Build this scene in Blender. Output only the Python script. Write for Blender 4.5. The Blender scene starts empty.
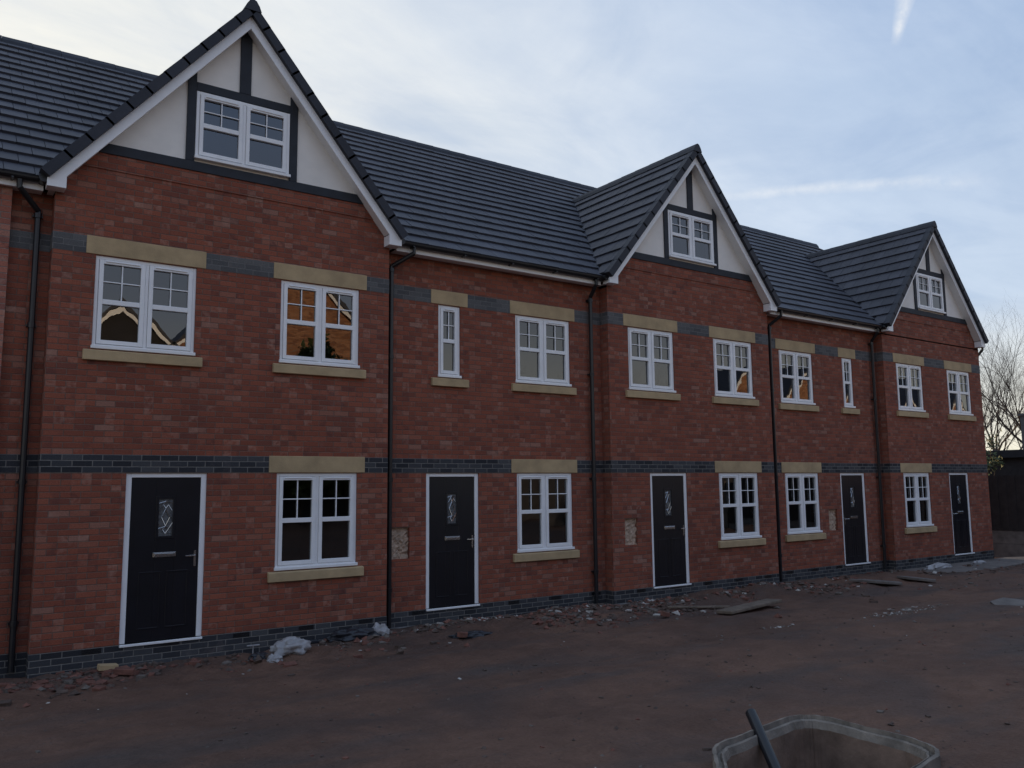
import bpy, math, random
import numpy as np
from mathutils import Vector, Matrix, noise as mnoise
random.seed(7); rng = np.random.default_rng(7)
S = bpy.context.scene; COL = S.collection

# ------------------------------------------------------------------ materials
MATS = {}
def nodes(name):
    m = bpy.data.materials.new(name); m.use_nodes = True
    nt = m.node_tree; b = nt.nodes['Principled BSDF']; MATS[name] = m
    return m, nt, b
def N(nt, t, **k):
    n = nt.nodes.new(t)
    for a, v in k.items(): setattr(n, a, v)
    return n
def mth(nt, op, a, b=None):
    n = N(nt, 'ShaderNodeMath', operation=op)
    for i, v in enumerate((a, b)):
        if v is None: continue
        if isinstance(v, (int, float)): n.inputs[i].default_value = v
        else: nt.links.new(v, n.inputs[i])
    return n.outputs[0]
def ramp(nt, fac, stops, interp='LINEAR'):
    r = N(nt, 'ShaderNodeValToRGB'); r.color_ramp.interpolation = interp
    el = r.color_ramp.elements
    while len(el) < len(stops): el.new(0.5)
    for e, (p, c) in zip(el, stops):
        e.position = p; e.color = (*c, 1) if len(c) == 3 else c
    nt.links.new(fac, r.inputs[0]); return r.outputs[0]
def noise(nt, vec, scale, detail=4, rough=.55, dist=0):
    n = N(nt, 'ShaderNodeTexNoise'); n.inputs['Scale'].default_value = scale
    n.inputs['Detail'].default_value = detail; n.inputs['Roughness'].default_value = rough
    n.inputs['Distortion'].default_value = dist
    if vec is not None: nt.links.new(vec, n.inputs['Vector'])
    return n.outputs['Fac']
def mix(nt, fac, a, b, mode='MIX'):
    n = N(nt, 'ShaderNodeMix', data_type='RGBA', blend_type=mode)
    for s, v in ((n.inputs[0], fac), (n.inputs[6], a), (n.inputs[7], b)):
        if isinstance(v, (int, float)): s.default_value = v
        elif isinstance(v, tuple): s.default_value = (*v, 1)
        else: nt.links.new(v, s)
    return n.outputs[2]
def bump(nt, b, h, strength, dist=.01):
    n = N(nt, 'ShaderNodeBump'); n.inputs['Strength'].default_value = strength
    n.inputs['Distance'].default_value = dist
    nt.links.new(h, n.inputs['Height']); nt.links.new(n.outputs[0], b.inputs['Normal'])
def mapr(nt, v, a, b, c=0., d=1.):
    n = N(nt, 'ShaderNodeMapRange', clamp=True)
    for i, x in enumerate((a, b, c, d)): n.inputs[i+1].default_value = x
    nt.links.new(v, n.inputs[0]); return n.outputs[0]

def brick(name, stops, mortar, bumpy=.6, blotch=.35, spots=0):
    m, nt, b = nodes(name); L = nt.links
    uv = N(nt, 'ShaderNodeTexCoord').outputs['UV']
    pos = N(nt, 'ShaderNodeNewGeometry').outputs['Position']
    sx = N(nt, 'ShaderNodeSeparateXYZ'); L.new(uv, sx.inputs[0])
    u, v = sx.outputs[0], sx.outputs[1]
    wob = mth(nt, 'MULTIPLY', mth(nt, 'SUBTRACT', noise(nt, uv, 9, 2), .5), .006)
    v2 = mth(nt, 'DIVIDE', mth(nt, 'ADD', v, wob), .075)
    row = mth(nt, 'FLOOR', v2); fv = mth(nt, 'SUBTRACT', v2, row)
    odd = mth(nt, 'FLOORED_MODULO', row, 2) if False else mth(nt, 'ABSOLUTE', mth(nt, 'MODULO', row, 2))
    u2 = mth(nt, 'ADD', mth(nt, 'DIVIDE', u, .225), mth(nt, 'MULTIPLY', odd, .5))
    col = mth(nt, 'FLOOR', u2); fu = mth(nt, 'SUBTRACT', u2, col)
    # mortar mask: distance to the nearest joint in metres
    du = mth(nt, 'MULTIPLY', mth(nt, 'MINIMUM', fu, mth(nt, 'SUBTRACT', 1., fu)), .225)
    dv = mth(nt, 'MULTIPLY', mth(nt, 'MINIMUM', fv, mth(nt, 'SUBTRACT', 1., fv)), .075)
    dj = mth(nt, 'MINIMUM', du, dv)
    mm = mapr(nt, dj, .0035, .0075)                     # 0 in mortar, 1 on brick
    cx = N(nt, 'ShaderNodeCombineXYZ'); L.new(row, cx.inputs[0]); L.new(col, cx.inputs[1])
    wn = N(nt, 'ShaderNodeTexWhiteNoise', noise_dimensions='2D'); L.new(cx.outputs[0], wn.inputs['Vector'])
    c = ramp(nt, wn.outputs['Value'], stops)
    grain = noise(nt, uv, 60, 3, .7)
    c = mix(nt, .55, c, ramp(nt, grain, [(.25, (.5,)*3), (.75, (1.35,)*3)]), 'MULTIPLY')
    bl = noise(nt, pos, .55, 5, .6)
    c = mix(nt, blotch, c, ramp(nt, bl, [(.3, (.70, .70, .72)), (.5, (.97,)*3), (.72, (1.2, 1.17, 1.14))]), 'MULTIPLY')
    mo = mix(nt, .5, (mortar), ramp(nt, noise(nt, uv, 25, 3), [(.3, (.5,)*3), (.7, (1.2,)*3)]), 'MULTIPLY')
    c = mix(nt, mm, mo, c)
    if spots:
        # pale fired patches, about a header in size
        cy = N(nt, 'ShaderNodeCombineXYZ'); L.new(row, cy.inputs[0]); L.new(mth(nt, 'FLOOR', mth(nt, 'MULTIPLY', u2, 2.)), cy.inputs[1]); cy.inputs[2].default_value = 3.3
        w2 = N(nt, 'ShaderNodeTexWhiteNoise', noise_dimensions='3D'); L.new(cy.outputs[0], w2.inputs['Vector'])
        k = mth(nt, 'MULTIPLY', mapr(nt, w2.outputs['Value'], .80, 1.0), mapr(nt, noise(nt, uv, 16, 3, .6), .38, .6))
        c = mix(nt, mth(nt, 'MULTIPLY', k, spots), c, (.42, .25, .19))
        f2 = mth(nt, 'MULTIPLY', mapr(nt, w2.outputs['Value'], .16, .0), mapr(nt, noise(nt, uv, 11, 3, .6), .4, .6))
        c = mix(nt, mth(nt, 'MULTIPLY', f2, .6), c, (.085, .040, .038))
    # lime bloom on the masonry
    ef = mth(nt, 'MULTIPLY', mapr(nt, noise(nt, pos, 1.7, 6, .7), .60, .80), .28)
    c = mix(nt, ef, c, (.34, .27, .24))
    L.new(c, b.inputs['Base Color']); b.inputs['Roughness'].default_value = .9
    b.inputs['Specular IOR Level'].default_value = .25
    h = mth(nt, 'ADD', mm, mth(nt, 'MULTIPLY', grain, .45))
    bump(nt, b, h, bumpy, .008)
    return m
RED = [(0, (.20, .070, .050)), (.10, (.225, .076, .050)), (.28, (.25, .080, .050)), (.5, (.275, .086, .053)), (.72, (.295, .094, .057)),
       (.9, (.315, .104, .064)), (.97, (.30, .125, .085)), (1, (.33, .17, .125))]
RED = [(p, (c[0]*.99, c[1]*.97, c[2]*.96)) for p, c in RED]
brick('brick', RED, (.175, .11, .085), spots=.5)
brick('brick_pale', [(p, tuple(min(.8, x*1.25+.03) for x in c)) for p, c in RED], (.26, .2, .17), spots=.8)
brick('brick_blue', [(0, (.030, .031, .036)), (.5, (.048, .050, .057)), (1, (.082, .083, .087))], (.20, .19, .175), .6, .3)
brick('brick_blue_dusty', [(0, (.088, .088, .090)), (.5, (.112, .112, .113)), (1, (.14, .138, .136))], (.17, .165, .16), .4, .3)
brick('brick_house', [(0, (.22, .09, .05)), (.5, (.36, .16, .08)), (1, (.45, .22, .12))], (.3, .22, .17))

def plain(name, col, rough=.6, var=.15, scale=8, bmp=0, bscale=40, spec=.5, metal=0, coord='Object'):
    m, nt, b = nodes(name)
    vec = N(nt, 'ShaderNodeTexCoord').outputs[coord]
    n = noise(nt, vec, scale, 5, .6)
    c = mix(nt, 1., col, ramp(nt, n, [(.3, (1-var,)*3), (.7, (1+var,)*3)]), 'MULTIPLY')
    nt.links.new(c, b.inputs['Base Color']); b.inputs['Roughness'].default_value = rough
    b.inputs['Specular IOR Level'].default_value = spec; b.inputs['Metallic'].default_value = metal
    if bmp: bump(nt, b, noise(nt, vec, bscale, 4, .6), bmp, .01)
    return m
plain('upvc', (.86, .86, .86), .32, .05, 3)
plain('stone', (.45, .33, .185), .9, .17, 3.5, .35, 60)
plain('render', (.84, .80, .74), .9, .06, 2.5, .25, 90)
plain('timber', (.017, .021, .029), .7, .25, 6, .2, 30)
plain('black_plastic', (.012, .013, .016), .35, .2, 5)
plain('door_black', (.0075, .008, .012), .32, .2, 4)
plain('chrome', (.62, .62, .62), .22, .05, 5, metal=1.)
plain('concrete', (.16, .15, .142), .92, .35, 4, .5, 30)
plain('concrete_dark', (.15, .13, .115), .95, .35, 3, .5, 25)
plain('chamber', (.20, .17, .14), .9, .45, 5, .6, 35)
plain('chamber_inside', (.20, .135, .10), .95, .4, 4, .6, 30)
plain('mortar_patch', (.46, .34, .25), .95, .3, 14, .9, 22)
plain('plaster', (.22, .20, .18), .9, .1, 3)
plain('wood', (.15, .115, .085), .85, .35, 7, .4, 40)
plain('fence_wood', (.030, .026, .027), .85, .3, 4, .4, 30)
plain('white_plastic', (.34, .33, .33), .45, .2, 6, .5, 10)
plain('dark_plastic', (.02, .022, .028), .4, .3, 5, .4, 20)
plain('bark', (.060, .047, .038), .95, .3, 5, .4, 30)
plain('leaf', (.065, .085, .025), .7, .4, 3)
plain('rub_red', (.165, .072, .052), .95, .4, 12, .6, 60)
plain('rub_brown', (.095, .066, .052), .95, .4, 12, .6, 60)
plain('rub_grey', (.15, .125, .105), .95, .3, 12, .6, 60)
plain('rub_white', (.42, .39, .35), .9, .2, 12, .4, 60)
plain('steel_blue', (.014, .017, .024), .5, .2, 8)
plain('garage_brick', (.034, .032, .036), .9, .3, 4, .4, 40)
plain('post_grey', (.12, .12, .12), .9, .1, 3)

def tiles(name, base):
    m, nt, b = nodes(name)
    pos = N(nt, 'ShaderNodeNewGeometry'); vec = pos.outputs['Position']
    n = noise(nt, vec, 1.3, 5, .6); g = noise(nt, vec, 45, 3, .7)
    rnd = pos.outputs['Random Per Island']
    c = mix(nt, 1., base, ramp(nt, n, [(.3, (.8,)*3), (.7, (1.2,)*3)]), 'MULTIPLY')
    c = mix(nt, 1., c, ramp(nt, rnd, [(0, (.84, .84, .85)), (1, (1.16, 1.15, 1.15))]), 'MULTIPLY')
    c = mix(nt, .4, c, ramp(nt, g, [(.3, (.7,)*3), (.7, (1.3,)*3)]), 'MULTIPLY')
    nt.links.new(c, b.inputs['Base Color']); b.inputs['Roughness'].default_value = .62
    b.inputs['Specular IOR Level'].default_value = .35
    bump(nt, b, g, .25, .004)
tiles('roof_tile', (.052, .054, .067))
tiles('ridge_tile', (.030, .033, .043))

def glass(name, tint, ior):
    m, nt, b = nodes(name); nt.nodes.remove(b)
    out = nt.nodes['Material Output']
    gl = N(nt, 'ShaderNodeBsdfGlossy'); gl.inputs['Roughness'].default_value = .0
    gl.inputs['Color'].default_value = (.93, .96, 1, 1)
    tr = N(nt, 'ShaderNodeBsdfTransparent'); tr.inputs['Color'].default_value = (*tint, 1)
    fr = N(nt, 'ShaderNodeFresnel'); fr.inputs['IOR'].default_value = ior
    mx = N(nt, 'ShaderNodeMixShader')
    nt.links.new(fr.outputs[0], mx.inputs[0]); nt.links.new(tr.outputs[0], mx.inputs[1]); nt.links.new(gl.outputs[0], mx.inputs[2])
    nt.links.new(mx.outputs[0], out.inputs[0])
    vec = N(nt, 'ShaderNodeTexCoord').outputs['Object']
    bp = N(nt, 'ShaderNodeBump'); bp.inputs['Strength'].default_value = .06; bp.inputs['Distance'].default_value = .02
    nt.links.new(noise(nt, vec, 1.8, 2), bp.inputs['Height']); nt.links.new(bp.outputs[0], gl.inputs['Normal'])
glass('glass', (.38, .42, .42), 2.1)
plain('lead_glass', (.10, .105, .11), .25, .5, 30, .8, 60)

def ground_mat():
    m, nt, b = nodes('earth')
    vec = N(nt, 'ShaderNodeNewGeometry').outputs['Position']
    mp = N(nt, 'ShaderNodeMapping'); mp.inputs['Rotation'].default_value = (0, 0, math.radians(-8))
    mp.inputs['Scale'].default_value = (.35, 1.6, 1); nt.links.new(vec, mp.inputs[0])
    trk = noise(nt, mp.outputs[0], .8, 5, .6, .4)
    big = noise(nt, vec, .35, 6, .62); mid = noise(nt, vec, 3.2, 6, .65); fine = noise(nt, vec, 34, 4, .7)
    c = ramp(nt, big, [(.34, (.104, .061, .045)), (.5, (.145, .082, .058)), (.66, (.175, .099, .068))])
    c = mix(nt, mapr(nt, trk, .50, .68, 0, .8), c, (.088, .070, .062))
    c = mix(nt, .45, c, ramp(nt, mid, [(.3, (.6,)*3), (.5, (1.,)*3), (.7, (1.4,)*3)]), 'MULTIPLY')
    damp = noise(nt, vec, .55, 5, .55, .6)
    c = mix(nt, mapr(nt, damp, .52, .66, 0, .5), c, (.062, .047, .042))
    c = mix(nt, .4, c, ramp(nt, fine, [(.3, (.55,)*3), (.5, (1.,)*3), (.68, (1.5,)*3)]), 'MULTIPLY')
    vo = N(nt, 'ShaderNodeTexVoronoi'); vo.inputs['Scale'].default_value = 16; nt.links.new(vec, vo.inputs['Vector'])
    peb = mth(nt, 'MULTIPLY', mapr(nt, vo.outputs['Distance'], .22, .12), mapr(nt, mid, .52, .62))
    c = mix(nt, mth(nt, 'MULTIPLY', peb, .5), c, (.17, .15, .14))
    nt.links.new(c, b.inputs['Base Color']); nt.links.new(mapr(nt, damp, .50, .64, .93, .75), b.inputs['Roughness'])
    b.inputs['Specular IOR Level'].default_value = .25
    h = mth(nt, 'ADD', mth(nt, 'ADD', mth(nt, 'MULTIPLY', mid, 1.6), mth(nt, 'MULTIPLY', fine, .5)), mth(nt, 'MULTIPLY', peb, .4))
    bump(nt, b, h, 1., .045)
ground_mat()

# ------------------------------------------------------------------ mesh helpers
class MB:
    def __init__(s): s.v = []; s.f = []; s.m = []
    def face(s, pts, m=0):
        i = len(s.v); s.v += [tuple(map(float, p)) for p in pts]; s.f.append(tuple(range(i, i+len(pts)))); s.m.append(m)
    def solid(s, V, F, m=0):
        i = len(s.v); s.v += [tuple(map(float, p)) for p in V]
        for f in F: s.f.append(tuple(i+k for k in f)); s.m.append(m)
    def box(s, x0, x1, y0, y1, z0, z1, m=0):
        s.solid([(x0,y0,z0),(x1,y0,z0),(x1,y1,z0),(x0,y1,z0),(x0,y0,z1),(x1,y0,z1),(x1,y1,z1),(x0,y1,z1)],
                [(0,3,2,1),(4,5,6,7),(0,1,5,4),(1,2,6,5),(2,3,7,6),(3,0,4,7)], m); return s
    def prism(s, poly, y0, y1, m=0):           # polygon in XZ pushed along Y
        a = sum(poly[i][0]*poly[(i+1)%len(poly)][1]-poly[(i+1)%len(poly)][0]*poly[i][1] for i in range(len(poly)))
        if a < 0: poly = poly[::-1]
        n = len(poly)
        V = [(x,y0,z) for x,z in poly]+[(x,y1,z) for x,z in poly]
        s.solid(V, [tuple(range(n)), tuple(range(2*n-1,n-1,-1))]+[(i,n+i,n+(i+1)%n,(i+1)%n) for i in range(n)], m); return s
    def slab(s, poly, z0, z1, m=0):            # polygon in XY pushed along Z
        a = sum(poly[i][0]*poly[(i+1)%len(poly)][1]-poly[(i+1)%len(poly)][0]*poly[i][1] for i in range(len(poly)))
        if a < 0: poly = poly[::-1]
        n = len(poly)
        V = [(x,y,z0) for x,y in poly]+[(x,y,z1) for x,y in poly]
        s.solid(V, [tuple(range(n-1,-1,-1)), tuple(range(n,2*n))]+[(i,(i+1)%n,n+(i+1)%n,n+i) for i in range(n)], m); return s
    def tube(s, pts, radii, n=8, m=0, cap=True):
        pts = [Vector(p) for p in pts]
        if isinstance(radii, (int, float)): radii = [radii]*len(pts)
        V = []; F = []
        for i, p in enumerate(pts):
            d = (pts[min(i+1,len(pts)-1)]-pts[max(i-1,0)]).normalized()
            a = d.orthogonal().normalized() if i == 0 else (pa - d*pa.dot(d)).normalized()
            pa = a; b = d.cross(a)
            for k in range(n):
                t = 2*math.pi*k/n; V.append(p+radii[i]*(math.cos(t)*a+math.sin(t)*b))
        for i in range(len(pts)-1):
            for k in range(n): F.append((i*n+k, i*n+(k+1)%n, (i+1)*n+(k+1)%n, (i+1)*n+k))
        if cap: F += [tuple(range(n-1,-1,-1)), tuple(range((len(pts)-1)*n, len(pts)*n))]
        s.solid(V, F, m); return s
    def build(s, name, mats, parent=None, origin=None, bevel=0, smooth=False, uvoff=(0,0)):
        if isinstance(mats, str): mats = [mats]
        if origin is None:
            origin = parent_world(parent) if parent else (0,0,0)
        me = bpy.data.meshes.new(name)
        V = np.array(s.v); me.from_pydata((V-np.array(origin)).tolist(), [], s.f)
        for mn in mats: me.materials.append(MATS[mn])
        me.polygons.foreach_set('material_index', s.m)
        me.update()
        uv = me.uv_layers.new(name='UVMap'); data = np.zeros(len(me.loops)*2)
        k = 0
        for p, f in zip(me.polygons, s.f):
            n = p.normal; ax = max(range(3), key=lambda i: abs(n[i]))
            for vi in f:
                x, y, z = s.v[vi]
                if ax == 1: a, b = x, z
                elif ax == 0: a, b = y+.07, z
                else: a, b = x, y
                data[k] = a+uvoff[0]; data[k+1] = b+uvoff[1]; k += 2
        uv.data.foreach_set('uv', data)
        if smooth: me.polygons.foreach_set('use_smooth', [True]*len(me.polygons))
        o = bpy.data.objects.new(name, me); COL.objects.link(o)
        if parent:
            o.parent = parent; pw = parent_world(parent); o.location = Vector(origin)-Vector(pw)
        else: o.location = origin
        WORLD[o.name] = tuple(origin)
        if bevel:
            md = o.modifiers.new('bevel', 'BEVEL'); md.width = bevel; md.segments = 1; md.limit_method = 'ANGLE'
        return o
WORLD = {}
def parent_world(p): return WORLD[p.name]
def thing(name, label, cat, loc, group=None):
    o = bpy.data.objects.new(name, None); COL.objects.link(o); o.location = loc; o.empty_display_size = .3
    WORLD[o.name] = tuple(loc); tag(o, label, cat, group); return o
def tag(o, label, cat, group=None, kind=None):
    o['label'] = label; o['category'] = cat
    if group: o['group'] = group
    if kind: o['kind'] = kind
    return o

# ------------------------------------------------------------------ terrace
DEP = .225          # recess behind the gabled bays
EAVE = 5.74; SL = .80; RIDGE_Y = 5.0; RIDGE_Z = EAVE+SL*RIDGE_Y
GAP = 8.70; GS = 1.2; GH = 2.44      # gable roof apex height, slope, half width
mainz = lambda y: EAVE+SL*y
gablez = lambda x, c: GAP-GS*abs(x-c)
CENT = [3.415, 12.51, 21.64]

def wall_grid(mb, x0, x1, z0, z1, holes, yf, t=.25, m=0):
    xs = sorted({x0, x1, *[h[0] for h in holes], *[h[1] for h in holes]}); zs = sorted({z0, z1, *[h[2] for h in holes], *[h[3] for h in holes]})
    inside = lambda a, b: any(h[0] < a < h[1] and h[2] < b < h[3] for h in holes)
    for i in range(len(xs)-1):
        for j in range(len(zs)-1):
            a, b, c, d = xs[i], xs[i+1], zs[j], zs[j+1]
            if inside((a+b)/2, (c+d)/2): continue
            mb.face([(a,yf,c),(b,yf,c),(b,yf,d),(a,yf,d)], m); mb.face([(a,yf+t,c),(a,yf+t,d),(b,yf+t,d),(b,yf+t,c)], m)
    for a, b, c, d in holes:
        mb.face([(a,yf,c),(a,yf,d),(a,yf+t,d),(a,yf+t,c)], m); mb.face([(b,yf,c),(b,yf+t,c),(b,yf+t,d),(b,yf,d)], m)
        mb.face([(a,yf,d),(b,yf,d),(b,yf+t,d),(a,yf+t,d)], m); mb.face([(a,yf,c),(a,yf+t,c),(b,yf+t,c),(b,yf,c)], m)

def window(h, x0, x1, z0, z1, yf, sill=True, lintel=True, narrow=False, label=None):
    """white casement pair: each sash has 2x2 small panes over one plain pane"""
    y0 = yf+.022; y1 = yf+.092
    fr = MB(); OF = .045; cill = .045
    fr.box(x0, x0+OF, y0, y1, z0, z1); fr.box(x1-OF, x1, y0, y1, z0, z1)
    fr.box(x0+OF, x1-OF, y0, y1, z1-OF, z1); fr.box(x0+OF, x1-OF, y0, y1, z0, z0+OF+.02)
    fr.box(x0-.012, x1+.012, y0-.05, y0-.001, z0+.002, z0+cill)          # projecting cill
    sashes = [(x0+OF, x1-OF)] if narrow else [(x0+OF, (x0+x1)/2-.022), ((x0+x1)/2+.022, x1-OF)]
    if not narrow: fr.box((x0+x1)/2-.022, (x0+x1)/2+.022, y0, y1, z0+OF+.02, z1-OF)
    w = fr.build('window', 'upvc', h, bevel=.005)
    if label: w['label'] = label
    gl = MB(); zb = z0+OF+.02; zt = z1-OF; SF = .052
    zm = zb+(zt-zb)*.50
    for a, b in sashes:
        sm = MB(); ys, ye = y0-.014, y1-.012
        a += .003; b -= .003; q0 = zb+.003; q1 = zt-.003
        sm.box(a, a+SF, ys, ye, q0, q1); sm.box(b-SF, b, ys, ye, q0, q1)
        sm.box(a+SF, b-SF, ys, ye, q1-SF, q1); sm.box(a+SF, b-SF, ys, ye, q0, q0+SF)
        sm.box(a+SF, b-SF, ys+.002, ye, zm-.032, zm+.032)
        xc = (a+b)/2; zc = (zm+.032+q1-SF)/2
        sm.box(xc-.008, xc+.008, ys+.012, ys+.03, zm+.032, q1-SF); sm.box(a+SF, b-SF, ys+.014, ys+.028, zc-.008, zc+.008)
        if not narrow or True:
            sm.box(a+SF+.02, b-SF-.02, ys-.012, ys-.0005, q1-SF*.55, q1-SF*.2)      # trickle vent
        sm.build('sash', 'upvc', w, bevel=.004)
        tl = random.uniform(-.012, .012); tv = random.uniform(-.008, .008)
        yg = (ys+ye)/2+.006; x_a, x_b, z_a, z_b = a+SF-.01, b-SF+.01, q0+SF-.01, q1-SF+.01
        k = (x_b-x_a)*tl/2; kz = (z_b-z_a)*tv/2
        gl.face([(x_a,yg-k-kz,z_a),(x_b,yg+k-kz,z_a),(x_b,yg+k+kz,z_b),(x_a,yg-k+kz,z_b)])
    gl.build('pane', 'glass', w)
    if sill:
        s_ = MB(); o = .1 if not narrow else .14
        s_.solid([(x0-o,yf-.055,z0-.148),(x1+o,yf-.055,z0-.148),(x1+o,yf+.03,z0-.148),(x0-o,yf+.03,z0-.148),
                  (x0-o,yf-.055,z0-.022),(x1+o,yf-.055,z0-.022),(x1+o,yf+.03,z0-.004),(x0-o,yf+.03,z0-.004)],
                 [(0,3,2,1),(4,5,6,7),(0,1,5,4),(1,2,6,5),(2,3,7,6),(3,0,4,7)])
        s_.build('sill', 'stone', w, bevel=.006)
    if lintel:
        l_ = MB(); o = .115 if not narrow else .14
        l_.box(x0-o, x1+o, yf-.012, yf+.06, z1+.006, z1+.238); l_.build('lintel', 'stone', w, bevel=.005)
    return w

def door(h, x0, x1, yf, hinge_left=True):
    z1 = 2.1; y0 = yf+.02; y1 = yf+.10; F = .07
    fr = MB(); fr.box(x0, x0+F, y0, y1, .0, z1); fr.box(x1-F, x1, y0, y1, .0, z1); fr.box(x0+F, x1-F, y0, y1, z1-F*.8, z1)
    fr.box(x0+.002, x1-.002, y0-.05, y1, -.032, -.001)
    d = fr.build('door', 'upvc', h, bevel=.005)
    a, b = x0+F+.004, x1-F-.004; c = (a+b)/2; ya = y0+.012
    lf = MB()
    gx0, gx1, gz0, gz1 = c-.085, c+.085, 1.30, 1.77
    P = [(a,gx0-.035,.004,z1-.062),(gx1+.035,b,.004,z1-.062),(gx0-.035,gx1+.035,.004,gz0-.035),(gx0-.035,gx1+.035,gz1+.035,z1-.062)]
    for q in P: lf.box(q[0], q[1], ya, ya+.05, q[2], q[3])
    fy = ya-.006
    for q in ((gx0-.035,gx0,gz0-.035,gz1+.035),(gx1,gx1+.035,gz0-.035,gz1+.035),(gx0,gx1,gz0-.035,gz0),(gx0,gx1,gz1,gz1+.035)):
        lf.box(q[0], q[1], fy, ya+.05, q[2], q[3])
    # moulded panels pressed into the composite leaf
    for q in ((c-.30,c-.03,.15,.86),(c+.03,c+.30,.15,.86)):
        for r in ((q[0],q[0]+.02,q[2],q[3]),(q[1]-.02,q[1],q[2],q[3]),(q[0]+.02,q[1]-.02,q[2],q[2]+.02),(q[0]+.02,q[1]-.02,q[3]-.02,q[3])):
            lf.box(r[0], r[1], ya-.006, ya-.0005, r[2], r[3])
    lf.build('door_leaf', 'door_black', d, bevel=.003)
    g = MB(); g.face([(gx0,ya+.012,gz0),(gx1,ya+.012,gz0),(gx1,ya+.012,gz1),(gx0,ya+.012,gz1)]); g.build('door_glass', 'lead_glass', d)
    ld = MB(); zc = (gz0+gz1)/2; yy = ya+.006
    def bar(p, q, r=.004): ld.tube([(p[0],yy,p[1]),(q[0],yy,q[1])], r, 5)
    dm = [(c,zc+.11),(c+.05,zc),(c,zc-.11),(c-.05,zc)]
    for i in range(4): bar(dm[i], dm[(i+1)%4], .0055)
    for s in (1,-1):
        z_ = zc+s*.16
        e = [(c,z_+.045),(c+.03,z_),(c,z_-.045),(c-.03,z_)]
        for i in range(4): bar(e[i], e[(i+1)%4], .0045)
        bar((gx0,zc+s*.07),(c-.03,z_)); bar((gx1,zc+s*.07),(c+.03,z_)); bar((gx0,z_+.02),(c,z_+.045)); bar((gx1,z_+.02),(c,z_+.045))
    ld.build('leading', 'chrome', d)
    lp = MB(); lp.box(c-.14, c+.14, ya-.018, ya-.001, 1.035, 1.095); lp.box(c-.125, c+.125, ya-.026, ya-.0185, 1.05, 1.083)
    lp.build('letterbox', 'chrome', d, bevel=.004)
    s = 1 if hinge_left else -1; hx = (b-.045) if hinge_left else (a+.045)
    hd = MB(); hd.box(hx-.014, hx+.014, ya-.014, ya-.001, .90, 1.10)
    hd.tube([(hx,ya-.01,1.035),(hx,ya-.052,1.035),(hx-s*.125,ya-.052,1.035)], [.011,.010,.008], 8)
    hd.build('door_handle', 'chrome', d)
    return d

def tile_run(mb, p0, along, up, nrm, w, exp_, count, rows, keep, lift=.042, trim=None):
    """rows of flat interlocking tiles laid in broken bond"""
    along, up, nrm = Vector(along), Vector(up), Vector(nrm)
    for r in range(rows):
        off = (r % 2)*.5*w
        for k in range(-1, count+1):
            s0 = k*w+off; s1 = s0+w-.007
            if trim: s0 = max(s0, trim[0]); s1 = min(s1, trim[1])
            if s1-s0 < .03: continue
            e0 = r*exp_-.0; e1 = e0+exp_+.03
            if r == rows-1: e1 = e0+exp_
            c = Vector(p0)+along*((s0+s1)/2)+up*((e0+e1)/2)
            if not keep(c): continue
            j = random.uniform(-.004, .004); t = lift+j
            P = lambda s, e, n: Vector(p0)+along*s+up*e+nrm*n
            V = [P(s0,e0,-.004),P(s1,e0,-.004),P(s1,e1,-.004),P(s0,e1,-.004),P(s0,e0,t),P(s1,e0,t+random.uniform(-.001,.001)),P(s1,e1,.004),P(s0,e1,.004)]
            mb.solid(V, [(0,3,2,1),(4,5,6,7),(0,1,5,4),(1,2,6,5),(2,3,7,6),(3,0,4,7)])

def in_gable(p, m=.10):
    for c in CENT:
        if abs(p.x-c) < GH+.1 and gablez(p.x, c) > p.z+m: return True
    return False

def main_roof(h, x0, x1):
    cs = 1/math.sqrt(1+SL*SL); up = (0, cs, SL*cs); n = (0, -SL*cs, cs)
    L = RIDGE_Y/cs; rows = 18; e = (L+.07)/rows
    mb = MB(); st = Vector((x0, -.06, EAVE-.06*SL))
    tile_run(mb, st, (1,0,0), up, n, .33, e, int((x1-x0)/.33)+2, rows, lambda p: not in_gable(p), trim=(0, x1-x0))
    # roofing deck below and the plain rear slope
    a = .05
    mb.prism_yz = None
    sec = [(.12, mainz(.12)-.03), (RIDGE_Y, RIDGE_Z-.03), (RIDGE_Y, RIDGE_Z-.13), (.12, mainz(.12)-.13)]
    V = [(x0,y,z) for y,z in sec]+[(x1,y,z) for y,z in sec]
    mb.solid(V, [(0,1,2,3),(7,6,5,4),(0,4,5,1),(1,5,6,2),(2,6,7,3),(3,7,4,0)])
    sec = [(RIDGE_Y, RIDGE_Z-.02), (2*RIDGE_Y+.2, EAVE-.16-.02), (2*RIDGE_Y+.2, EAVE-.30), (RIDGE_Y, RIDGE_Z-.13)]
    V = [(x0,y,z) for y,z in sec]+[(x1,y,z) for y,z in sec]
    mb.solid(V, [(0,1,2,3),(7,6,5,4),(0,4,5,1),(1,5,6,2),(2,6,7,3),(3,7,4,0)])
    r = mb.build('roof', 'roof_tile', h)
    rg = MB(); x = x0
    while x < x1-.05:
        xe = min(x+.45, x1) if x1-x > .6 else x1
        sec = [(-.15,-.115),(-.115,-.02),(-.05,.062),(0,.085),(.05,.062),(.115,-.02),(.15,-.115)]
        V = [(x,RIDGE_Y+a_,RIDGE_Z+b_) for a_,b_ in sec]+[(xe-.006,RIDGE_Y+a_,RIDGE_Z+b_+.006) for a_,b_ in sec]
        nn = len(sec); rg.solid(V, [(i,i+1,nn+i+1,nn+i) for i in range(nn-1)]+[tuple(range(nn-1,-1,-1)), tuple(range(nn,2*nn))])
        x = xe
    rg.build('ridge', 'ridge_tile', r)
    return r

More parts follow.
